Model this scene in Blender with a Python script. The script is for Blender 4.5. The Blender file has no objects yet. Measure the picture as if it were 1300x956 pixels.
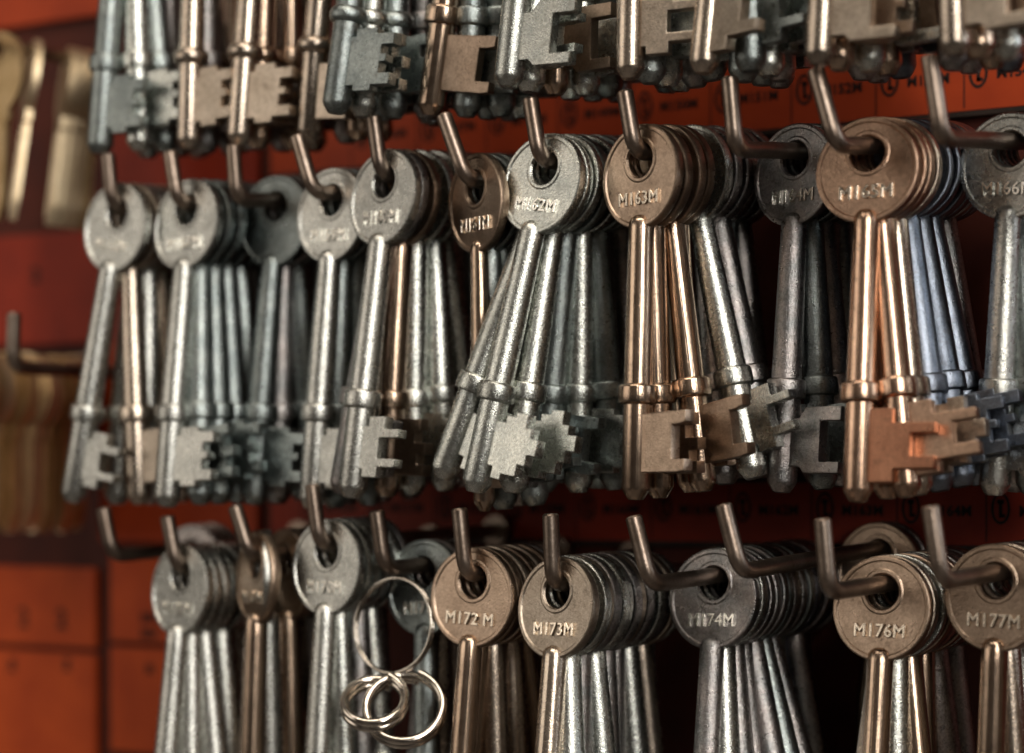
import bpy, bmesh, math, random
from mathutils import Vector, Matrix
random.seed(7)
R_ = math.radians
scn = bpy.context.scene
COL = scn.collection
MM = 0.001

# ---------------------------------------------------------------- camera
TH = R_(33); FPX = 3000.0; CX = 650.0; HY = 620.0
FW = Vector((-math.sin(TH), math.cos(TH), 0)); RT = Vector((math.cos(TH), math.sin(TH), 0)); UP = Vector((0, 0, 1))
CAM = Vector((0, -90, 0)) - FW * 600.0                      # millimetres
def ray(px, py): return FW + RT * ((px - CX) / FPX) + UP * ((HY - py) / FPX)
def at_y(px, py, Y):
    d = ray(px, py); return CAM + d * ((Y - CAM.y) / d.y)
def at_x(px, py, X):
    d = ray(px, py); return CAM + d * ((X - CAM.x) / d.x)
def proj(p):
    v = p - CAM; z = v.dot(FW); return CX + FPX * v.dot(RT) / z, HY - FPX * v.z / z
cd = bpy.data.cameras.new('camera'); cam = bpy.data.objects.new('camera', cd); COL.objects.link(cam)
cam.location = CAM * MM; cam.rotation_euler = (R_(90), 0, TH)
cd.sensor_width = 36; cd.lens = FPX / 1300 * 36; cd.shift_y = (HY - 478) / 1300
cd.clip_start = 0.01; cd.clip_end = 20
cd.dof.use_dof = True
cd.dof.focus_distance = 0.590
cd.dof.aperture_fstop = 6.3
cd.dof.aperture_blades = 0
scn.camera = cam

# ---------------------------------------------------------------- materials
def newmat(name):
    m = bpy.data.materials.new(name); m.use_nodes = True
    nt = m.node_tree; return m, nt, nt.nodes['Principled BSDF']
def N(nt, t, **k):
    n = nt.nodes.new(t)
    for a, b in k.items(): setattr(n, a, b)
    return n
def metal(name, c1, c2, rough=0.28, grain=0.5, grain_scale=2600, streak=0.0, spec_var=0.09, dirt=(0.10, 0.07, 0.045), dirt_amt=0.5):
    m, nt, b = newmat(name); L = nt.links.new
    tc = N(nt, 'ShaderNodeTexCoord'); oi = N(nt, 'ShaderNodeObjectInfo')
    add = N(nt, 'ShaderNodeVectorMath', operation='ADD')
    sc = N(nt, 'ShaderNodeVectorMath', operation='SCALE'); sc.inputs['Scale'].default_value = 3.0
    comb = N(nt, 'ShaderNodeCombineXYZ')
    L(oi.outputs['Random'], comb.inputs[0]); L(oi.outputs['Random'], comb.inputs[2])
    L(comb.outputs[0], sc.inputs[0]); L(tc.outputs['Object'], add.inputs[0]); L(sc.outputs[0], add.inputs[1])
    big = N(nt, 'ShaderNodeTexNoise'); big.inputs['Scale'].default_value = 160; big.inputs['Detail'].default_value = 5
    L(add.outputs[0], big.inputs['Vector'])
    mix = N(nt, 'ShaderNodeMix', data_type='RGBA'); mix.inputs[6].default_value = (*c1, 1); mix.inputs[7].default_value = (*c2, 1)
    r1 = N(nt, 'ShaderNodeValToRGB'); r1.color_ramp.elements[0].position = 0.35; r1.color_ramp.elements[1].position = 0.68
    L(big.outputs['Fac'], r1.inputs[0]); L(r1.outputs[0], mix.inputs[0])
    # tarnish specks and smudges
    d1 = N(nt, 'ShaderNodeTexNoise'); d1.inputs['Scale'].default_value = 420; d1.inputs['Detail'].default_value = 6; d1.inputs['Roughness'].default_value = 0.7
    L(add.outputs[0], d1.inputs['Vector'])
    r2 = N(nt, 'ShaderNodeValToRGB'); r2.color_ramp.elements[0].position = 0.56; r2.color_ramp.elements[1].position = 0.74
    r2.color_ramp.elements[1].color = (dirt_amt,) * 3 + (1,)
    L(d1.outputs['Fac'], r2.inputs[0])
    mix2 = N(nt, 'ShaderNodeMix', data_type='RGBA'); mix2.inputs[7].default_value = (*dirt, 1)
    L(r2.outputs[0], mix2.inputs[0]); L(mix.outputs[2], mix2.inputs[6])
    sp = N(nt, 'ShaderNodeTexNoise'); sp.inputs['Scale'].default_value = 1500; sp.inputs['Detail'].default_value = 4; sp.inputs['Roughness'].default_value = 0.75
    L(add.outputs[0], sp.inputs['Vector'])
    mrs = N(nt, 'ShaderNodeMapRange'); mrs.inputs[1].default_value = 0.3; mrs.inputs[2].default_value = 0.7
    mrs.inputs[3].default_value = 1 - grain * 0.62; mrs.inputs[4].default_value = 1 + grain * 0.35
    L(sp.outputs['Fac'], mrs.inputs[0])
    vm = N(nt, 'ShaderNodeVectorMath', operation='SCALE'); L(mix2.outputs[2], vm.inputs[0]); L(mrs.outputs[0], vm.inputs['Scale'])
    hv = N(nt, 'ShaderNodeHueSaturation')
    mr = N(nt, 'ShaderNodeMapRange'); mr.inputs[3].default_value = 0.78; mr.inputs[4].default_value = 1.12
    L(oi.outputs['Random'], mr.inputs[0]); L(mr.outputs[0], hv.inputs['Value']); L(vm.outputs[0], hv.inputs['Color'])
    L(hv.outputs[0], b.inputs['Base Color'])
    b.inputs['Metallic'].default_value = 1.0
    mr2 = N(nt, 'ShaderNodeMapRange'); mr2.inputs[3].default_value = rough - spec_var; mr2.inputs[4].default_value = rough + spec_var
    L(d1.outputs['Fac'], mr2.inputs[0])
    L(mr2.outputs[0], b.inputs['Roughness'])
    # cast grain + drawn streaks along the shank
    g = N(nt, 'ShaderNodeTexNoise'); g.inputs['Scale'].default_value = grain_scale * 0.9; g.inputs['Detail'].default_value = 3; g.inputs['Roughness'].default_value = 0.6
    L(add.outputs[0], g.inputs['Vector'])
    bp = N(nt, 'ShaderNodeBump'); bp.inputs['Strength'].default_value = grain; bp.inputs['Distance'].default_value = 0.00022
    L(g.outputs['Fac'], bp.inputs['Height'])
    last = bp
    g2 = N(nt, 'ShaderNodeTexNoise'); g2.inputs['Scale'].default_value = 520; g2.inputs['Detail'].default_value = 2
    L(add.outputs[0], g2.inputs['Vector'])
    bp2 = N(nt, 'ShaderNodeBump'); bp2.inputs['Strength'].default_value = grain * 0.22; bp2.inputs['Distance'].default_value = 0.0002
    L(g2.outputs['Fac'], bp2.inputs['Height']); L(last.outputs[0], bp2.inputs['Normal']); last = bp2
    if streak:
        mp = N(nt, 'ShaderNodeMapping'); mp.inputs['Scale'].default_value = (1900, 1900, 18)
        L(add.outputs[0], mp.inputs[0])
        s = N(nt, 'ShaderNodeTexNoise'); s.inputs['Scale'].default_value = 1.0; s.inputs['Detail'].default_value = 2
        L(mp.outputs[0], s.inputs['Vector'])
        bp3 = N(nt, 'ShaderNodeBump'); bp3.inputs['Strength'].default_value = streak; bp3.inputs['Distance'].default_value = 0.00012
        L(s.outputs['Fac'], bp3.inputs['Height']); L(last.outputs[0], bp3.inputs['Normal']); last = bp3
    L(last.outputs[0], b.inputs['Normal'])
    return m
FIN = {
 'silver': metal('cast_silver', (0.66, 0.67, 0.62), (0.50, 0.525, 0.50), 0.27, 0.52),
 'pale':   metal('pale_silver', (0.62, 0.62, 0.58), (0.49, 0.495, 0.465), 0.28, 0.55),
 'warm':   metal('warm_nickel', (0.58, 0.49, 0.40), (0.48, 0.40, 0.33), 0.26, 0.28, streak=0.4),
 'bronze': metal('bronze_plate', (0.50, 0.375, 0.28), (0.40, 0.295, 0.22), 0.22, 0.16, streak=0.6),
 'copper': metal('copper_plate', (0.68, 0.46, 0.33), (0.56, 0.375, 0.27), 0.24, 0.2, streak=0.6),
 'redcopper': metal('copper_painted_reflection', (0.74, 0.36, 0.22), (0.60, 0.28, 0.17), 0.3, 0.3),  # copper with the red board's reflection painted into the base colour, for one bit
 'teal':   metal('zinc_teal', (0.38, 0.42, 0.41), (0.25, 0.285, 0.285), 0.29, 0.7),
 'blue':   metal('zinc_blue', (0.24, 0.27, 0.325), (0.15, 0.175, 0.215), 0.30, 0.6),
 'steel':  metal('dark_steel', (0.46, 0.415, 0.40), (0.27, 0.275, 0.275), 0.29, 0.75),
 'gold':   metal('brass', (0.74, 0.54, 0.30), (0.60, 0.42, 0.21), 0.5, 0.2),
 'palegold': metal('pale_brass', (0.92, 0.76, 0.52), (0.86, 0.68, 0.44), 0.5, 0.2),
}
FACE = dict(FIN)
FACE['warm'] = metal('warm_nickel_face', (0.58, 0.49, 0.40), (0.47, 0.39, 0.31), 0.30, 0.6)
FACE['bronze'] = metal('bronze_face', (0.46, 0.345, 0.26), (0.36, 0.265, 0.195), 0.30, 0.5)
FACE['copper'] = metal('copper_face', (0.66, 0.44, 0.31), (0.50, 0.33, 0.235), 0.30, 0.5)
M_STAMP = {k: metal('stamp_' + k, c, c, 0.2, 0.2, dirt_amt=0.1) for k, c in dict(warm=(.78, .68, .56), cool=(.78, .76, .70)).items()}
FADJ = {'silver': 'grainy silver', 'pale': 'pale silver', 'warm': 'warm nickel', 'bronze': 'bronze', 'copper': 'copper coloured',
        'teal': 'greenish zinc', 'blue': 'bluish dark', 'steel': 'dark steel', 'gold': 'brass', 'palegold': 'pale brass'}
M_HOOK = metal('hook_wire', (0.34, 0.27, 0.22), (0.25, 0.19, 0.15), 0.36, 0.3, 1500, dirt=(0.12, 0.07, 0.04), dirt_amt=0.6)
M_RING = metal('ring_wire', (0.72, 0.66, 0.58), (0.6, 0.54, 0.47), 0.16, 0.1)

def plastic(name, c1, c2, rough=0.45, scale=60):
    m, nt, b = newmat(name); L = nt.links.new
    tc = N(nt, 'ShaderNodeTexCoord')
    n = N(nt, 'ShaderNodeTexNoise'); n.inputs['Scale'].default_value = scale; n.inputs['Detail'].default_value = 6
    L(tc.outputs['Object'], n.inputs['Vector'])
    mix = N(nt, 'ShaderNodeMix', data_type='RGBA'); mix.inputs[6].default_value = (*c1, 1); mix.inputs[7].default_value = (*c2, 1)
    r = N(nt, 'ShaderNodeValToRGB'); r.color_ramp.elements[0].position = 0.35; r.color_ramp.elements[1].position = 0.7
    L(n.outputs['Fac'], r.inputs[0]); L(r.outputs[0], mix.inputs[0]); L(mix.outputs[2], b.inputs['Base Color'])
    b.inputs['Roughness'].default_value = rough + .15; b.inputs['Specular IOR Level'].default_value = 0.22
    bp = N(nt, 'ShaderNodeBump'); bp.inputs['Strength'].default_value = 0.25; bp.inputs['Distance'].default_value = 0.0002
    n2 = N(nt, 'ShaderNodeTexNoise'); n2.inputs['Scale'].default_value = 900
    L(tc.outputs['Object'], n2.inputs['Vector']); L(n2.outputs['Fac'], bp.inputs['Height']); L(bp.outputs[0], b.inputs['Normal'])
    return m
M_BOARD = plastic('board_paint', (0.085, 0.018, 0.010), (0.055, 0.013, 0.009), 0.5)
M_CARD = plastic('orange_card', (0.38, 0.048, 0.011), (0.29, 0.035, 0.009), 0.42)
M_DCARD = plastic('red_card', (0.26, 0.026, 0.010), (0.20, 0.02, 0.009), 0.42)
M_BRIGHT = plastic('bright_orange_card', (0.50, 0.075, 0.014), (0.38, 0.05, 0.011), 0.42)
M_INK = plastic('black_ink', (0.012, 0.008, 0.007), (0.02, 0.012, 0.01), 0.5)
M_EDGE = plastic('dark_edging', (0.018, 0.012, 0.010), (0.03, 0.02, 0.016), 0.4)

# ---------------------------------------------------------------- mesh helpers (mm in, metres out)
def finish(bm, name, smooth=30, mat=None):
    bmesh.ops.recalc_face_normals(bm, faces=bm.faces[:])
    bmesh.ops.scale(bm, vec=(MM, MM, MM), verts=bm.verts[:])
    me = bpy.data.meshes.new(name); bm.to_mesh(me); bm.free()
    for p in me.polygons: p.use_smooth = True
    me.set_sharp_from_angle(angle=R_(smooth))
    me.materials.append(mat)
    return me
def ringstrip(bm, rings, n, closed=False):
    R = [[bm.verts.new(f(2 * math.pi * k / n)) for k in range(n)] for f in rings]
    m = len(R)
    for i in range(m if closed else m - 1):
        a, b = R[i], R[(i + 1) % m]
        for k in range(n):
            k2 = (k + 1) % n
            bm.faces.new((a[k], a[k2], b[k2], b[k]))
    return R
def bow_mesh(name, R=13.0, off=4.1, rh=4.2, t=2.7, rim=0.38, sx=1.0, holesx=1.0, n=72):
    bm = bmesh.new()
    def ring(c, r, y, s=sx): return lambda a: Vector((s * r * math.cos(a), y, c + r * math.sin(a)))
    h = t / 2
    def side(sg):
        return [ring(-off, R, sg * (h - 0.45)), ring(-off, R - 0.12, sg * (h - 0.15)), ring(-off, R - 0.45, sg * h), ring(-off, R - 1.15, sg * h),
                ring(-off, R - 1.5, sg * (h - rim)), ring(-off * 0.8, R * 0.62 + rh * 0.2, sg * (h - rim)), ring(0, rh + 1.5, sg * (h - rim), holesx), ring(0, rh + 1.1, sg * (h - rim + .22), holesx), ring(0, rh + 0.45, sg * (h - rim + .2), holesx),
                ring(0, rh, sg * (h - rim - 0.3), holesx)]
    rings = side(-1) + list(reversed(side(1)))
    ringstrip(bm, rings, n, closed=True)
    return finish(bm, name, 24)
def lathe(name, prof, n=40, smooth=32, flat=None):
    """profile of (radius, z); closed at both ends"""
    bm = bmesh.new()
    rings = [(lambda a, r=r, z=z: Vector((r * math.cos(a), r * math.sin(a), z))) for r, z in prof]
    RR = ringstrip(bm, rings, n)
    bm.faces.new(RR[0]); bm.faces.new(list(reversed(RR[-1])))
    return finish(bm, name, smooth)
def plate(name, pts, t=3.2, bev=0.28, arcs=None):
    bm = bmesh.new()
    vs = [bm.verts.new((x, -t / 2, z)) for x, z in pts]
    f = bm.faces.new(vs)
    r = bmesh.ops.extrude_face_region(bm, geom=[f])
    for v in r['geom']:
        if isinstance(v, bmesh.types.BMVert): v.co.y = t / 2
    if bev:
        bmesh.ops.bevel(bm, geom=bm.edges[:], offset=bev, segments=2, affect='EDGES', profile=0.6)
    big = [f for f in bm.faces if abs(f.normal.y) > 0.98 and len(f.verts) > 4]
    me = finish(bm, name, 25)
    for p in me.polygons:
        if len(p.vertices) > 4: p.use_smooth = False
    return me
def tube(bm, pts, rad, n=16, cap=True):
    rings = []; prev = None
    for i, p in enumerate(pts):
        d = (pts[min(i + 1, len(pts) - 1)] - pts[max(i - 1, 0)]).normalized()
        if prev is None:
            u = d.cross(Vector((1, 0.3, 0.1))).normalized()
        else:
            u = (prev - d * prev.dot(d)).normalized()
        prev = u; v = d.cross(u)
        rr = rad[i] if isinstance(rad, (list, tuple)) else rad
        rings.append([bm.verts.new(p + u * rr * math.cos(2 * math.pi * k / n) + v * rr * math.sin(2 * math.pi * k / n)) for k in range(n)])
    for a, b in zip(rings, rings[1:]):
        for k in range(n): bm.faces.new((a[k], a[(k + 1) % n], b[(k + 1) % n], b[k]))
    if cap: bm.faces.new(rings[0]); bm.faces.new(list(reversed(rings[-1])))
def link(name, me, parent=None, mat=None):
    o = bpy.data.objects.new(name, me); COL.objects.link(o)
    if parent: o.parent = parent
    if mat is not None and me is not None:
        o.material_slots[0].link = 'OBJECT'; o.material_slots[0].material = mat
    return o
def tag(o, label, cat, group=None, kind=None):
    if label: o['label'] = label
    if cat: o['category'] = cat
    if group: o['group'] = group
    if kind: o['kind'] = kind
    return o

# ---------------------------------------------------------------- key kit
BOW = {'round': bow_mesh('bow_round'), 'small': bow_mesh('bow_small', R=12.3, off=3.9, rh=4.0)}
def shank_prof(r0, r1, tip=-84.0, top=-15.6, style='cast'):
    p = [(0.3, top + 2.1), (r0 * 0.45, top + 1.9), (r0 * 0.75, top + 1.3), (r0 * 0.93, top + 0.3), (r0, top - 1.2), (r0, top - 5), (r1 - 0.15, -42), (r1, -56)]
    p += [(r1, tip + 3.0), (r1 - 0.25, tip + 2.2), (r1 - 1.35, tip + 0.5), (r1 - 1.7, tip + 0.1), (r1 - 2.2, tip), (0.3, tip)]
    return p
SHANK = {'cast': lathe('shank_cast', shank_prof(3.25, 3.8)), 'slim': lathe('shank_slim', shank_prof(2.4, 2.9)),
         'plated': lathe('shank_plated', shank_prof(3.25, 3.6))}
def collar(name, r, h, zc=-58.0, round_=False):
    if round_:
        prof = [(2.9, zc + h / 2 + .2)] + [(r - 1.6 + 1.6 * math.cos(a), zc + h / 2 * math.sin(a)) for a in [R_(x) for x in range(75, -76, -15)]] + [(2.9, zc - h / 2 - .2)]
    else:
        prof = [(3.0, zc + h / 2 + 0.35), (r - 0.5, zc + h / 2), (r - 0.12, zc + h / 2 - 0.3), (r, zc + h / 2 - 0.7), (r, zc - h / 2 + 0.7), (r - 0.15, zc - h / 2 + 0.25), (r - 0.6, zc - h / 2), (3.0, zc - h / 2 - 0.4)]
    return lathe(name, prof, 32, 40)
COLLAR = {'band': collar('collar_band', 4.95, 4.7), 'ball': collar('collar_ball', 5.1, 4.4, round_=True), 'thin': collar('collar_thin', 3.9, 2.8, round_=True)}
# bit outlines: x from the shank axis, z below the eye
BIT = {
 'steps': [(1.5, -65), (6.5, -65), (6.5, -63.2), (9.5, -63.2), (9.5, -62), (13.5, -62), (13.5, -65.5), (15.6, -65.5), (15.6, -68), (18.3, -68), (18.3, -72.2), (15.6, -72.2), (15.6, -75), (13.2, -75), (13.2, -78), (8.5, -78), (8.5, -79.5), (5.2, -79.5), (5.2, -76.5), (1.5, -76.5)],
 'cee': [(1.5, -63), (15.5, -62.4), (17.8, -62.4), (17.8, -65.2), (15.2, -65.8), (13.2, -65.8), (13.2, -74.2), (14.5, -74.2), (17.6, -74.2), (17.6, -77), (15.0, -77.4), (11, -77.4), (1.5, -77.4)],
 'prongs': [(1.5, -65), (5.5, -65), (5.5, -62.5), (11.5, -62.5), (11.5, -65.8), (17.2, -65.8), (17.2, -68), (9.8, -68), (9.8, -73.5), (16.8, -73.5), (16.8, -75.7), (10.2, -75.7), (10.2, -78.5), (4.5, -78.5), (4.5, -76.5), (1.5, -76.5)],
 'bigcee': [(1.5, -65.5), (6, -65.5), (8, -62.8), (19, -62.8), (19, -66.3), (12.6, -66.3), (12.6, -76.5), (18.8, -76.5), (18.8, -79.2), (8, -79.2), (6.4, -77.6), (1.5, -77.6)],
 'ee': [(1.5, -62), (8.5, -62), (8.5, -65.5), (19, -65.5), (19, -68), (13, -68), (13, -73.5), (19, -73.5), (19, -76.4), (9, -76.4), (9, -79.5), (1.5, -79.5)],
 'wide': [(1.5, -64), (5, -64), (5, -62), (12, -62), (12, -63.5), (18, -63.5), (18, -66.5), (14, -66.5), (14, -69), (16, -69), (16, -71), (14, -71), (14, -74), (18, -74), (18, -77), (12, -77), (12, -78.5), (6, -78.5), (6, -77), (1.5, -77)],
 'notch': [(1.5, -63), (12.5, -63), (12.5, -66), (10.5, -66), (10.5, -69.2), (14.5, -69.2), (14.5, -72.2), (11.5, -72.2), (11.5, -75), (14, -75), (14, -78), (1.5, -78)],
}
BITM = {k: plate('bit_' + k, v) for k, v in BIT.items()}
_txt = {}
def text_mesh(s, size, ext, bev=0.0, res=2, off=0.0):
    key = (s, size, ext, bev)
    if key in _txt: return _txt[key]
    cu = bpy.data.curves.new('t', 'FONT'); cu.body = s; cu.size = size * MM; cu.extrude = ext * MM; cu.bevel_depth = bev * MM; cu.offset = off * MM
    cu.align_x = 'CENTER'; cu.align_y = 'CENTER'; cu.resolution_u = res; cu.space_character = 1.05
    o = bpy.data.objects.new('t', cu); COL.objects.link(o)
    dg = bpy.context.evaluated_depsgraph_get(); dg.update()
    me = bpy.data.meshes.new_from_object(o.evaluated_get(dg))
    bpy.data.objects.remove(o); me.name = 'lettering'
    for p in me.polygons: p.use_smooth = False
    me.materials.clear(); me.materials.append(None)
    _txt[key] = me; return me

def make_key(pos, swing, yaw, lean, fin, bit, bow='round', shank='cast', col='band', stamp=None, label='', bitfin=None, group='lever keys hanging on the display hooks'):
    e = bpy.data.objects.new('lever_key', None); COL.objects.link(e); e.empty_display_size = 0.005
    e.rotation_mode = 'XYZ'
    M = Matrix.Rotation(swing, 4, 'Y') @ Matrix.Rotation(lean, 4, 'X') @ Matrix.Rotation(yaw, 4, 'Z')
    e.matrix_world = Matrix.Translation(pos * MM) @ M
    m = FIN[fin]
    b = link('bow', BOW[bow], e, FACE[fin])
    link('shank', SHANK[shank], e, m); link('collar', COLLAR[col], e, m)
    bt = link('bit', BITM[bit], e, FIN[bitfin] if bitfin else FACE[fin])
    if bitfin: bt['label'] = 'copper bit with a red reflection painted into its colour'
    if stamp:
        t = link('stamped_number', text_mesh(stamp, 4.5, 0.27, 0.17), b, M_STAMP['cool' if fin in ('silver', 'pale', 'teal', 'steel', 'blue') else 'warm'])
        t.rotation_euler = (R_(90), 0, 0); t.location = (0, -1.11 * MM, -9.7 * MM)
        t.scale = (0.98, 1, 1)
    tag(e, label, 'key', group)
    return e

# ---------------------------------------------------------------- hooks
WR = 2.1
def make_hook(tip_px, elbow, sag, label, rootY=-2, ru=5.0):
    """tip_px: pixel of the tip, elbow: 3-D point (mm); the stem runs back to the board"""
    v = (CAM - elbow); tip = None
    d = ray(*tip_px); # tip in the plane through the elbow facing -Y
    tip = CAM + d * ((elbow.y - 1.0 - CAM.y) / d.y)
    root = Vector((elbow.x, rootY, elbow.z + (rootY - elbow.y) * sag))
    a = (tip - elbow).normalized(); b = (root - elbow).normalized()
    p0 = elbow + a * ru; p2 = elbow + b * ru
    pts = [tip] + [p0]
    for k in range(1, 8):
        t = k / 8; pts.append(p0 * (1 - t) ** 2 + elbow * 2 * t * (1 - t) + p2 * t * t)
    pts += [p2, p2.lerp(root, .5), root]
    # chamfered cut end
    r = [WR - .45] + [WR] * (len(pts))
    pts = [tip, tip + (elbow - tip).normalized() * 0.5] + pts[1:]
    bm = bmesh.new(); tube(bm, [p - elbow for p in pts], r, 18)
    me = finish(bm, 'hook_wire', 40, M_HOOK)
    o = link('display_hook', me); o.location = elbow * MM
    tag(o, label, 'hook', 'bent wire display hooks')
    bm = bmesh.new(); 
    tube(bm, [root - elbow + Vector((0, -3, 0)), root - elbow + Vector((0, 1.5, 0))], 4.6, 20)
    link('ferrule', finish(bm, 'ferrule', 40, M_HOOK), o)
    return lambda y: Vector((elbow.x, y, elbow.z + (y - elbow.y) * sag))

HANG = 2.0
BITS = list(BIT)
ORD = ['', 'front', 'second', 'third', 'fourth', 'fifth', 'sixth', 'seventh', 'eighth', 'ninth', 'tenth', 'eleventh', 'twelfth', 'thirteenth', 'fourteenth', 'fifteenth', 'sixteenth', 'seventeenth', 'eighteenth']
COLLZ = 60.0
allkeys = []
class K: pass
def stack(hookname, stem, y0, front, fill, pitch=3.0, row='middle', spread=1.0):
    """front: explicit keys [dict(tip=px x, fin, bit, yaw, stamp..)], fill: list of finishes for the keys behind"""
    y = y0; idx = 0; by = front[0].get('yaw', -6) * 0.7 if front else -6
    for spec in front + [dict(fin=f) for f in fill]:
        if y > -5: break
        idx += 1
        k = K(); k.p = stem(y); k.p.z -= HANG; k.spec = spec; k.idx = idx; k.hook = hookname
        k.yaw = R_(spec.get('yaw', by + random.uniform(-5, 5)))
        k.fixed = 'tip' in spec
        if k.fixed:
            lo, hi = -0.6, 0.6
            for _ in range(30):
                mid = (lo + hi) / 2
                q = k.p + Vector((-math.sin(mid) * 84, 0, -math.cos(mid) * 84))
                if proj(q)[0] > spec['tip']: lo = mid
                else: hi = mid
            k.sw = (lo + hi) / 2                         # + swings the tip to -X
            dx, dy = -math.sin(k.sw) * COLLZ, R_(spec.get('lean', 0)) * COLLZ
        else:
            dx, dy = random.uniform(-5, 5) * spread, random.uniform(-1, 1)
        k.c = Vector((k.p.x + dx, k.p.y + dy)); k.home = Vector((k.p.x, k.p.y)); k.c0 = k.c.copy(); k.row = row
        allkeys.append(k)
        y += spec.get('gap', pitch * random.uniform(0.9, 1.15))
def relax():
    rows = {}
    for k in allkeys: rows.setdefault(k.row, []).append(k)
    vd = Vector((FW.x, FW.y))
    D = 7.5
    for ks in rows.values():
        for it in range(260):
            for i, a in enumerate(ks):
                for b in ks[i + 1:]:
                    d = b.c - a.c; L = d.length
                    if L < D:
                        if L < 1e-4: d = Vector((1, 0.1)); L = 1
                        m = d / L * (D - max(L, .01)) * 0.5
                        for q, s in ((a, -1), (b, 1)):
                            mv = m * s
                            if q.fixed: mv = vd * mv.dot(vd) * 0.6
                            q.c += mv
            for i, a in enumerate(ks):
                for b in ks[i + 1:]:
                    l, rr = (a, b) if a.c.x < b.c.x else (b, a)
                    dx = rr.c.x - l.c.x; dy = rr.c.y - l.c.y
                    if 2 < dx < 17 and abs(dy) < 5.0:
                        sg = 1 if (rr.home.y - l.home.y if a.hook == b.hook else dy) >= 0 else -1
                        m = Vector((0, sg * (5.0 - dy * sg) * 0.12))
                        for q, s in ((l, -1), (rr, 1)):
                            mv = m * s
                            if q.fixed: mv = vd * mv.dot(vd)
                            q.c += mv
            for q in ks:
                if q.fixed:
                    t_ = max(-9, min(9, (q.c - q.c0).dot(vd)))
                    q.c = q.c0 + vd * t_
                    continue
                q.c += (q.home - q.c) * 0.002
                o = q.c - q.home
                if not q.fixed: o.x = max(-17, min(17, o.x))
                o.y = max(-9, min(9, o.y)); q.c = q.home + o
                if q.c.y > -6: q.c.y = -6
def build_keys():
    for k in allkeys:
        s = k.spec; o = k.c - k.home
        sw = math.asin(max(-.5, min(.5, -o.x / COLLZ)))
        if k.fixed: pass
        lean = math.asin(max(-.5, min(.5, o.y / COLLZ)))
        if s.get('stamp'):
            lab = f"{FADJ[s['fin']]} key stamped {s['stamp']}, first on its hook in the {k.row} row"
            if s.get('lab'): lab = s['lab']
        else:
            lab = s.get('lab') or f"{FADJ[s['fin']]} key, {ORD[k.idx]} from the front of the {k.hook} stack"
        make_key(k.p, sw, k.yaw, lean, s['fin'], s.get('bit', random.choice(BITS)), s.get('bow', 'round'), s.get('shank', 'plated' if s['fin'] in ('bronze', 'copper', 'warm') else 'cast'),
                 s.get('col', 'band'), s.get('stamp'), lab, s.get('bitfin'))

# hook list: (code, row, tip px, elbow px, elbow Y, sag, front-key eye px x)
def S(row, code, tip, elb, eye, front, fill, sag=None, eY=-90, pitch=3.9, spread=1.0):
    e = at_y(elb[0], elb[1], eY)
    if sag is None: sag = {'middle': 0.10, 'lower': 0.02, 'upper': 0.10}[row]
    who = f'{code}' + ' ' + row + ' row' if not code.startswith('M') else code
    stem = make_hook(tip, e, sag, f'bent wire hook carrying the {who} keys' + ('' if code.startswith('M') else ''))
    y = at_x(eye, elb[1], e.x).y if eye else e.y + 4
    stack(who, stem, max(y, e.y + 2.5), front, fill, pitch, row, spread)
    return e
d = dict
# ---- middle row
EL = {}
EL[0] = S('middle', 'M156M', (137, 195), (143, 262), 152, [d(tip=97, fin='pale', bit='prongs', stamp='M156M', yaw=-6), d(tip=180, fin='warm', bit='notch')], ['pale', 'pale', 'warm', 'steel', 'warm'], sag=.06, pitch=4.2)
EL[1] = S('middle', 'M157M', (216, 192), (226, 258), 240, [d(tip=220, fin='pale', bit='wide', stamp='M157M', yaw=-6, gap=5), d(tip=262, fin='teal', bit='notch', gap=5), d(tip=284, fin='teal', bit='wide', gap=5), d(tip=305, fin='teal', bit='prongs', gap=5), d(tip=330, fin='teal', bit='notch', gap=5), d(tip=352, fin='steel', bit='wide')], ['teal'] * 3, sag=.08, pitch=3.6)
EL[2] = S('middle', 'M158M', (296, 184), (301, 255), 352, [d(tip=325, fin='teal', bit='wide'), d(tip=352, fin='steel'), d(tip=400, fin='teal')], ['teal', 'steel', 'teal'], sag=.12)
EL[3] = S('middle', 'M159M', (377, 172), (398, 245), 424, [d(tip=398, fin='pale', bit='wide', stamp='M159M', yaw=-9), d(tip=425, fin='teal')], ['teal', 'steel', 'pale', 'steel'], sag=.10)
EL[4] = S('middle', 'M160M', (474, 147), (484, 222), 491, [d(tip=450, fin='pale', bit='prongs', stamp='M160M', yaw=-13), d(tip=437, fin='steel', bit='cee', gap=4), d(tip=492, fin='bronze', bit='notch', gap=6), d(tip=524, fin='silver', bit='wide', gap=7), d(tip=566, fin='silver', bit='notch')], ['silver', 'steel', 'silver', 'teal'], sag=.10, pitch=3.4)
EL[5] = S('middle', 'M161M', (563, 145), (592, 228), 607, [d(tip=592, fin='bronze', bit='notch', stamp='M161M', lean=6, yaw=-24, shank='slim', col='thin'), d(tip=640, fin='teal', bit='wide')], ['teal', 'steel', 'steel', 'teal'], sag=.10)
EL[6] = S('middle', 'M162M', (673, 124), (686, 204), 694, [d(tip=603, fin='silver', bit='steps', stamp='M162M', yaw=-9, gap=3.2), d(tip=562, fin='silver', bit='steps', yaw=-4, gap=4), d(tip=650, fin='silver', bit='steps', yaw=-4, gap=5), d(tip=690, fin='teal', bit='cee', gap=5), d(tip=735, fin='silver', bit='wide', yaw=-4, gap=5), d(tip=782, fin='teal', bit='steps', gap=5)], ['teal', 'silver', 'steel', 'teal'], sag=.11, pitch=4)
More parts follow.
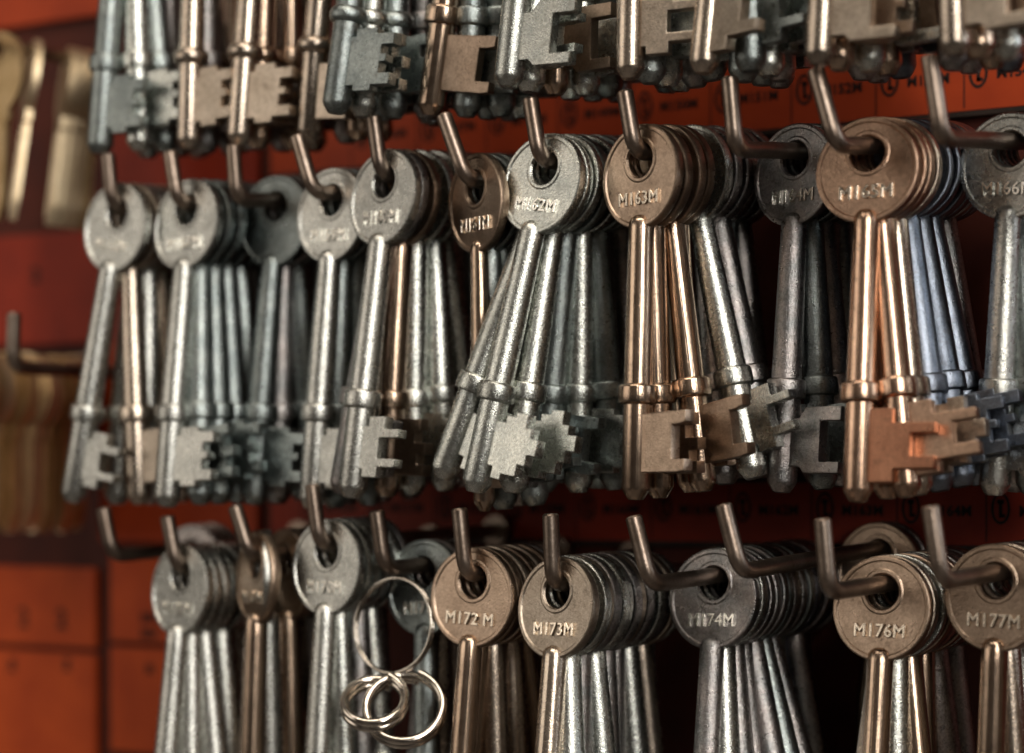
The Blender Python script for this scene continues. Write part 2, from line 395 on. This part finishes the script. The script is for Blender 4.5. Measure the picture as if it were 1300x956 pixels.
EL[7] = S('middle', 'M163M', (793, 115), (806, 193), 816, [d(tip=806, fin='bronze', bit='cee', stamp='M163M', yaw=-15), d(tip=838, fin='bronze', bit='notch', yaw=-13, gap=7), d(tip=893, fin='bronze', bit='cee', yaw=-16, gap=4.5), d(tip=878, fin='bronze', bit='notch', yaw=-14, gap=8), d(tip=955, fin='silver', bit='prongs', gap=5), d(tip=920, fin='steel', bit='notch', gap=5), d(tip=972, fin='steel', bit='notch')], ['silver', 'steel', 'teal', 'steel', 'steel'], sag=.11, pitch=3.6)
EL[8] = S('middle', 'M164M', (926, 97), (934, 190), 1012, [d(tip=988, fin='steel', bit='bigcee', stamp='M164M', yaw=-14, gap=6), d(tip=1042, fin='teal', bit='notch', gap=6), d(tip=1070, fin='steel')], ['steel', 'steel', 'teal', 'steel', 'steel'], sag=.11, pitch=3.6)
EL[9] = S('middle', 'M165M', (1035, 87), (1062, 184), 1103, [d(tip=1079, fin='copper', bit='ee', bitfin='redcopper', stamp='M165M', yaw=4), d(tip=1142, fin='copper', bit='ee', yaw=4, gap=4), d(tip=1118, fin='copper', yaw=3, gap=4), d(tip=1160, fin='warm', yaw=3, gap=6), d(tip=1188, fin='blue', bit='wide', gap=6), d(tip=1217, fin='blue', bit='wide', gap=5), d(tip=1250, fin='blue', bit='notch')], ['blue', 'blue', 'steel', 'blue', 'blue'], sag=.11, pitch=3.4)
EL[10] = S('middle', 'M166M', (1180, 70), (1196, 176), 1284, [d(tip=1262, fin='pale', bit='bigcee', stamp='M166M', yaw=-4), d(tip=1312, fin='teal')], ['steel', 'blue', 'steel'], sag=.11, pitch=3.4)
EL[11] = S('middle', 'M167M', (1325, 60), (1340, 165), 1385, [d(tip=1365, fin='silver', stamp='M167M')], ['steel', 'steel'], sag=.11)
# ---- lower row
S('lower', 'left end', (131, 645), (143, 706), 245, [d(tip=262, fin='steel', lab='dull silver key half hidden behind the first stamped key of the lower row')], ['pale'] * 2, sag=.05)
S('lower', 'M168M', (212, 655), (225, 722), 230, [d(tip=205, fin='pale', stamp='M168M', yaw=-13)], ['pale', 'pale', 'silver', 'pale', 'silver', 'pale'], sag=.02, pitch=3.6)
S('lower', 'M169M', (298, 642), (318, 706), 328, [d(tip=318, fin='bronze', stamp='M169M', yaw=-28), d(tip=345, fin='pale', yaw=-50, gap=9), d(tip=375, fin='bronze', yaw=-22)], ['warm', 'steel', 'pale', 'steel'], sag=.03)
S('lower', 'M170M', (396, 615), (406, 692), 418, [d(tip=400, fin='pale', stamp='M170M', yaw=-8)], ['silver', 'pale', 'steel', 'silver', 'steel'], sag=.03)
E171 = S('lower', 'M171M', (478, 648), (488, 722), 540, [d(tip=545, fin='teal', stamp='M171M', yaw=-6)], ['steel', 'pale', 'steel'], sag=.03)
S('lower', 'M172M', (583, 645), (591, 730), 603, [d(tip=575, fin='bronze', stamp='M172 M', yaw=-1)], ['bronze', 'warm', 'bronze', 'warm', 'bronze', 'steel', 'warm'], sag=.03, pitch=4)
S('lower', 'M173M', (699, 652), (702, 742), 710, [d(tip=680, fin='warm', stamp='M173M', yaw=-11)], ['silver', 'warm', 'steel', 'silver', 'pale', 'steel', 'warm', 'steel', 'silver', 'steel', 'warm', 'silver'], sag=.03, pitch=3.4)
S('lower', 'M174M', (804, 655), (826, 742), 908, [d(tip=885, fin='steel', stamp='M174M', yaw=-3), d(tip=922, fin='silver'), d(tip=950, fin='steel'), d(tip=975, fin='steel'), d(tip=1008, fin='steel'), d(tip=1036, fin='teal'), d(tip=1062, fin='steel')], [ 'silver', 'steel', 'teal', 'steel', 'blue', 'steel', 'steel', 'blue', 'steel'], sag=.035, pitch=3.2)
S('lower', 'M175M', (918, 640), (940, 726), 1118, [d(tip=1088, fin='bronze', lab='bronze round key tucked behind the long hook in the lower row')], ['steel', 'bronze', 'steel', 'steel'], sag=.05)
S('lower', 'M176M', (1044, 658), (1052, 752), 1122, [d(tip=1090, fin='bronze', stamp='M176M', yaw=-1)], ['warm', 'silver', 'bronze', 'steel', 'silver', 'bronze', 'steel', 'silver', 'steel', 'steel', 'bronze'], sag=.03, pitch=3.9)
S('lower', 'M177M', (1181, 642), (1195, 738), 1266, [d(tip=1250, fin='bronze', stamp='M177M', yaw=-2)], ['warm', 'silver', 'pale', 'bronze', 'steel', 'steel'], sag=.03, pitch=4)
S('lower', 'M178M', (1325, 640), (1335, 745), 1390, [d(tip=1380, fin='warm', stamp='M178M')], ['steel', 'warm'], sag=.03)
# ---- upper row (only the lower halves hang into view)
def U(code, i, dy, front, fill, pitch=4.2, dz=0.0):
    e = EL[i].copy(); e.z += 102.5 + dz - (2.2 if i < 5 else 0)
    stem = make_hook(proj(e + Vector((-2, 0, 16))), e, .10, f'bent wire hook above the frame carrying the {code} keys')
    stack(code, stem, e.y + dy, front, fill, pitch, 'upper')
U('M145M', 0, 4, [d(tip=131, fin='teal', bit='wide'), d(tip=182, fin='silver', bit='wide'), d(tip=212, fin='teal', bit='wide')], ['teal', 'steel', 'steel'])
U('M146M', 1, 8, [d(tip=244, fin='warm', bit='wide', col='ball'), d(tip=262, fin='steel', bit='wide')], ['steel', 'bronze', 'steel'])
U('M147M', 2, 10, [d(tip=308, fin='warm', bit='wide', col='ball'), d(tip=330, fin='bronze', bit='notch', col='ball')], ['steel', 'bronze', 'steel', 'bronze'])
U('M148M', 3, 8, [d(tip=392, fin='warm', bit='notch', col='ball')], ['bronze', 'steel', 'bronze'])
U('M149M', 4, -1, [d(tip=430, fin='teal', bit='wide', col='ball'), d(tip=463, fin='silver', bit='notch', col='ball'), d(tip=500, fin='teal', bit='notch', col='ball')], ['teal', 'steel', 'silver', 'teal'])
U('M150M', 5, 4, [d(tip=546, fin='bronze', bit='cee', yaw=3), d(tip=592, fin='teal', bit='notch')], ['teal', 'teal', 'silver', 'steel'])
U('M151M', 6, 1, [d(tip=645, fin='silver', bit='bigcee', yaw=-3), d(tip=672, fin='silver', bit='prongs', yaw=-14), d(tip=705, fin='bronze', bit='bigcee', yaw=-8), d(tip=745, fin='silver', bit='ee')], ['silver', 'teal', 'silver', 'steel'])
U('M152M', 7, 1, [d(tip=798, fin='warm', bit='prongs', yaw=10), d(tip=826, fin='teal', bit='wide'), d(tip=850, fin='silver', bit='bigcee')], ['teal', 'steel', 'silver', 'teal'])
U('M153M', 8, 1, [d(tip=888, fin='warm', bit='ee', yaw=-22), d(tip=948, fin='teal', bit='prongs'), d(tip=975, fin='silver', bit='steps')], ['teal', 'steel', 'teal', 'steel'])
U('M154M', 9, 1, [d(tip=1032, fin='warm', bit='bigcee', yaw=2), d(tip=1062, fin='bronze', bit='wide'), d(tip=1102, fin='silver', bit='bigcee'), d(tip=1130, fin='bronze')], ['steel', 'blue', 'steel'])
U('M155M', 10, 1, [d(tip=1204, fin='warm', bit='bigcee', yaw=3), d(tip=1240, fin='bronze', bit='wide'), d(tip=1282, fin='silver', bit='ee')], ['steel', 'bronze', 'steel', 'blue'])
relax(); build_keys()

# ---------------------------------------------------------------- split rings on the M171M hook
def ring_obj(c, R, r, axis, up, label, sq=1.0, turns=2, name='split_ring', mat=M_RING):
    axis = axis.normalized(); up = (up - axis * up.dot(axis)).normalized(); s = axis.cross(up)
    pts = []
    n = 40 * turns
    for k in range(n + 1):
        a = 2 * math.pi * k / 40
        pts.append(up * R * math.cos(a) * sq + s * R * math.sin(a) + axis * (k / n - .5) * r * 2 * turns * 0.95)
    bm = bmesh.new(); tube(bm, pts, r, 10)
    o = link(name, finish(bm, 'ring', 50, mat)); o.location = c * MM
    return tag(o, label, 'ring', 'split rings hanging among the keys')
rc = at_y(500, 794, -86)
ring_obj(rc, 12.6, 0.5, Vector((0, -.95, 0.12)), Vector((0.1, 0, 1)), 'large thin wire split ring looped over a hook in the lower row')
r2 = at_y(476, 892, -95)
ring_obj(r2, 8.0, 1.2, Vector((.35, -.6, .72)), Vector((0, .8, .5)), 'thick shiny ring at the bottom of the big wire ring, left one', turns=2)
r3 = at_y(514, 900, -91)
ring_obj(r3, 10.0, 1.2, Vector((.45, -.7, .55)), Vector((0, .6, .7)), 'thick shiny ring at the bottom of the big wire ring, right one', turns=2)

# ---------------------------------------------------------------- left section: flat cylinder keys
def flat_key_mesh():
    bm = bmesh.new(); n = 28; pts = []
    for k in range(n):                                        # rounded head
        a = R_(90) + 2 * math.pi * k / n
        a = R_(-72) + (R_(324)) * k / (n - 1) - R_(0)
        pts.append((11.5 * math.cos(a), -7 + 12 * math.sin(a)))
    pts = []
    for k in range(n):
        a = R_(-62) + R_(304) * k / (n - 1)
        pts.append((11.8 * math.cos(a), -8 + 12.5 * math.sin(a)))
    pts += [(-5.5, -22.5), (-4.2, -23), (-4.2, -46)]
    pts += [(-3.4, -49), (-1.2, -53.5), (0.8, -53.5)]
    teeth = [(2.6, -50.5), (1.8, -48), (3.2, -45), (2.0, -42), (3.4, -39), (1.6, -36), (3.0, -33), (2.2, -30), (4.2, -27)]
    pts += teeth + [(4.2, -23), (5.5, -22.5)]
    vs = [bm.verts.new((-x, -1.05, z)) for x, z in pts]
    hole = [bm.verts.new((2.6 * math.cos(2 * math.pi * k / 20), -1.05, -1.5 + 2.6 * math.sin(2 * math.pi * k / 20))) for k in range(20)]
    e = [bm.edges.new((vs[i], vs[(i + 1) % len(vs)])) for i in range(len(vs))] + [bm.edges.new((hole[i], hole[(i + 1) % 20])) for i in range(20)]
    bmesh.ops.triangle_fill(bm, edges=e, use_beauty=True)
    r = bmesh.ops.extrude_face_region(bm, geom=bm.faces[:])
    for v in r['geom']:
        if isinstance(v, bmesh.types.BMVert): v.co.y = 1.05
    return finish(bm, 'flat_key', 30)
FK = flat_key_mesh()
BLD = plate('blade_groove', [(-2.6, -24), (-1.4, -24), (-1.4, -50), (-2.6, -50)], 2.5, 0.1)
EMB = bow_mesh('eye_boss', R=3.8, off=0, rh=2.7, t=2.5, rim=.1, n=30)
def flat_key(pos, swing, yaw, lean, fin, label, grp):
    e = bpy.data.objects.new('cylinder_key', None); COL.objects.link(e)
    M = Matrix.Rotation(swing, 4, 'Y') @ Matrix.Rotation(lean, 4, 'X') @ Matrix.Rotation(yaw, 4, 'Z')
    e.matrix_world = Matrix.Translation(pos * MM) @ M
    link('blank', FK, e, FIN[fin]); link('groove', BLD, e, FIN[fin])
    b = link('eye_boss', EMB, e, FIN[fin]); b.location = (0, 0, -1.5 * MM)
    tag(e, label, 'key', grp)
def left_hook(tip, elb, eY, sag, label):
    e = at_y(elb[0], elb[1], eY); return e, make_hook(tip, e, sag, label)
# long bare-ended hook with a dense rank of brass blanks on the hook beside it
e, st = left_hook((18, 397), (16, 466), -90, 0.0, 'long empty wire hook with upturned end at the left, in front of brass keys')
eb = at_y(-135, 452, -88)
st = make_hook((-137, 385), eb, 0.0, 'wire hook at the left edge carrying the long brass rank')
y = -84; i = 0
while y < -6:
    i += 1
    flat_key(st(y) + Vector((random.uniform(-1.6, 1.6), 0, -1.2 + random.uniform(-.5, .5))), R_(random.uniform(-2, 2)), R_(random.uniform(-2, 2)), R_(random.uniform(-1, 1)), 'gold' if random.random() < .5 else 'palegold',
             'brass cylinder key seen edge on in the dense rank below the empty hook', 'brass cylinder keys packed in a dense rank at the left edge')
    y += random.uniform(2.9, 3.9)
ea = at_y(-60, 42, -88)
st = make_hook((-62, -20), ea, 0.0, 'wire hook at the upper left carrying a few pale brass keys')
specs = [(45, 'palegold', -9, -38), (88, 'palegold', -8, -37), (97, 'palegold', -8, -38), (106, 'palegold', -8, -38), (115, 'palegold', -7, -37), (125, 'gold', -6, -38), (2, 'gold', 0, -8)]
nm = ['lone pale brass key at the upper left edge, hanging apart from its group', 'pale brass key, leftmost of the edge on group at upper left', 'pale brass key, second from the left of the upper left group',
      'pale brass key in the middle of the upper left edge on group', 'pale brass key, fourth from the left of the upper left group', 'darker brass key at the right end of the upper left group', 'dark brass key at the very edge of the upper left corner']
for (px, fin, ln, yw), lb in zip(specs, nm):
    p = at_x(px, 42, ea.x); flat_key(Vector((ea.x, p.y, ea.z - 1.0)), R_(2), R_(yw), R_(ln), fin, lb, 'brass cylinder keys on the upper left hook')

# ---------------------------------------------------------------- board, cards, printed codes
def box(name, x0, x1, z0, z1, y0, y1, mat, bev=0.4, parent=None):
    bm = bmesh.new(); bmesh.ops.create_cube(bm, size=1)
    for v in bm.verts:
        v.co = Vector(((x0 + x1) / 2 + v.co.x * (x1 - x0), (y0 + y1) / 2 + v.co.y * (y1 - y0), (z0 + z1) / 2 + v.co.z * (z1 - z0)))
    if bev: bmesh.ops.bevel(bm, geom=bm.edges[:], offset=bev, segments=2, affect='EDGES')
    return link(name, finish(bm, name, 30, mat), parent)
bd = box('display_board', -420, 420, -320, 420, 1.5, 12, M_BOARD, 0.6)
tag(bd, 'dark backing board of the key display behind all the hooks', 'board', kind='structure')
def strip(px0, py_top_bot, label, codes, code_px, xr=(-150, 260), mat=M_CARD, txtsize=3.9):
    zt = at_y(px0, py_top_bot[0], 0).z; zb = at_y(px0, py_top_bot[1], 0).z
    s = box('label_strip', xr[0], xr[1], zb, zt, -1.2, 1.3, mat, 0.3)
    tag(s, label, 'label strip')
    box('edging', xr[0], xr[1], zb - 1.5, zb - .01, -2.2, 1.2, M_EDGE, 0.2, s)
    box('edging', xr[0], xr[1], zt + .01, zt + 1.0, -2.2, 1.2, M_EDGE, 0.2, s)
    ref = at_y(*code_px, -1.4)
    for k, c in codes:
        x = ref.x + k * 25.4
        t = link('printed_code', text_mesh(c, txtsize, 0.03, off=0.14), s, M_INK)
        t.rotation_euler = (R_(90), 0, 0); t.location = (x * MM, -1.26 * MM, ref.z * MM)
        # little key-hole emblem printed left of every code
        bm = bmesh.new(); pts = []
        for a in range(0, 361, 15):
            pts.append(Vector((2.3 * math.cos(R_(a)), 0, (3.6 + (0.6 if math.sin(R_(a)) > 0 else 0)) * math.sin(R_(a)))))
        w = .42
        for p, q in zip(pts, pts[1:]):
            n1 = Vector((p.x, 0, p.z)).normalized(); n2 = Vector((q.x, 0, q.z)).normalized()
            bm.faces.new([bm.verts.new(v) for v in (p - n1 * w, p + n1 * w, q + n2 * w, q - n2 * w)])
        for (x0, x1, z0, z1) in ((-.5, .5, -2.2, 2.4), (-.5, 1.3, -2.2, -1.2), (-1, 1, 1.4, 2.6)):
            bm.faces.new([bm.verts.new((xx, 0, zz)) for xx, zz in ((x0, z0), (x1, z0), (x1, z1), (x0, z1))])
        em = link('printed_emblem', finish(bm, 'emblem', 30, M_INK), s); em.location = ((x - 11.2) * MM, -1.30 * MM, (ref.z + 0.6) * MM)
        # thin printed cell line
        box('cell_line', x - 15.4, x - 15.0, zb + 1, zt - 1, -1.28, -1.21, M_INK, 0, s)
strip(1060, (60, 158), 'orange label strip with black key codes between the upper and middle rows', [(k, f'M{152 + k}M') for k in range(-6, 5)], (1068, 113), mat=M_CARD)
strip(1060, (612, 690), 'red label strip with black key codes between the middle and lower rows', [(k, f'M{162 + k}M') for k in range(-6, 5)], (988, 648), mat=M_DCARD)
# plain red panels further left on the board
def card(px0, px1, py0, py1, mat, label, marks=()):
    a = at_y(px0, py0, 0); b = at_y(px1, py1, 0); c = at_y((px0 + px1) / 2, py0, 0); e2 = at_y((px0 + px1) / 2, py1, 0)
    s = box('label_card', a.x, b.x, e2.z, c.z, -1.2, 1.3, mat, 0.5); tag(s, label, 'label card', 'red label cards on the left of the board')
    for (mx, my, tx, sz) in marks:
        p = at_y(mx, my, -1.3); t = link('printed_number', text_mesh(tx, sz, .03, off=.35), s, M_INK); t.rotation_euler = (R_(90), 0, 0); t.location = (p.x * MM, -1.26 * MM, p.z * MM)
card(-160, 124, 718, 816, M_BRIGHT, 'orange label card with two printed figures at the lower left edge', [(30, 785, '2', 9), (78, 787, '2', 9)])
card(-160, 124, 823, 960, M_BRIGHT, 'orange label card at the bottom left corner, under the wider card', [(15, 845, 'Z', 5), (85, 845, 'Z', 5)])
card(142, 320, 700, 818, M_BRIGHT, 'orange label card beside the dark gap at lower left', [(190, 785, 'M16', 4), (190, 805, 'M16', 4)])
card(142, 320, 825, 960, M_BRIGHT, 'orange label card at the bottom, right of the dark gap', [(190, 850, 'M', 4)])
card(-160, 190, 300, 440, M_DCARD, 'dark red card above the dense brass rank', [(45, 350, '2', 7)])
card(130, 330, 430, 690, M_CARD, 'orange card glimpsed between the shanks of the two leftmost silver keys')
card(-160, 300, -60, 28, M_CARD, 'red card in the top left corner behind the pale brass keys')
card(142, 330, 150, 260, M_DCARD, 'dark red card behind the hooks at the upper left')

# ---------------------------------------------------------------- light
def area(name, loc, target, size, sy, power, color):
    l = bpy.data.lights.new(name, 'AREA'); l.shape = 'RECTANGLE'; l.size = size; l.size_y = sy; l.energy = power; l.color = color
    o = bpy.data.objects.new(name, l); COL.objects.link(o); o.location = loc
    o.rotation_euler = (Vector(target) - Vector(loc)).to_track_quat('-Z', 'Y').to_euler(); return o
T = (0, -.08, .03)
def polar(az, el, dist):                                     # azimuth measured from the camera's side, + to the right
    a = TH + R_(az); dv = Vector((math.sin(a) * math.cos(R_(el)), -math.cos(a) * math.cos(R_(el)), math.sin(R_(el))))
    return Vector(T) + dv * dist
area('window_light', polar(14, 22, 1.5), T, 0.20, 1.0, 14, (1.0, .95, .88))
area('shop_lamp', polar(-74, 12, 1.5), T, 0.95, 0.8, 3.7, (1.0, .90, .78))
area('ceiling_lamp', polar(-20, 62, 1.2), T, 0.9, 0.22, 6.5, (1.0, .88, .74))
area('side_window', polar(72, 18, 1.5), T, 0.4, 0.9, 11, (.86, .94, 1.0))
w = bpy.data.worlds.new('World'); scn.world = w; w.use_nodes = True
nt = w.node_tree; bg = nt.nodes['Background']
tc = N(nt, 'ShaderNodeTexCoord'); n = N(nt, 'ShaderNodeTexNoise'); n.inputs['Scale'].default_value = 1.7; n.inputs['Detail'].default_value = 3
r = N(nt, 'ShaderNodeValToRGB')
r.color_ramp.elements[0].position = .38; r.color_ramp.elements[0].color = (.02, .016, .013, 1)
r.color_ramp.elements[1].position = .66; r.color_ramp.elements[1].color = (.55, .46, .38, 1)
nt.links.new(tc.outputs['Generated'], n.inputs['Vector']); nt.links.new(n.outputs['Fac'], r.inputs[0]); nt.links.new(r.outputs[0], bg.inputs['Color'])
bg.inputs['Strength'].default_value = 0.34
scn.view_settings.view_transform = 'Standard'; scn.view_settings.look = 'None'
scn.view_settings.exposure = 0.12; scn.view_settings.gamma = 1
scn.render.engine = 'CYCLES'
scn.cycles.max_bounces = 6; scn.cycles.glossy_bounces = 4
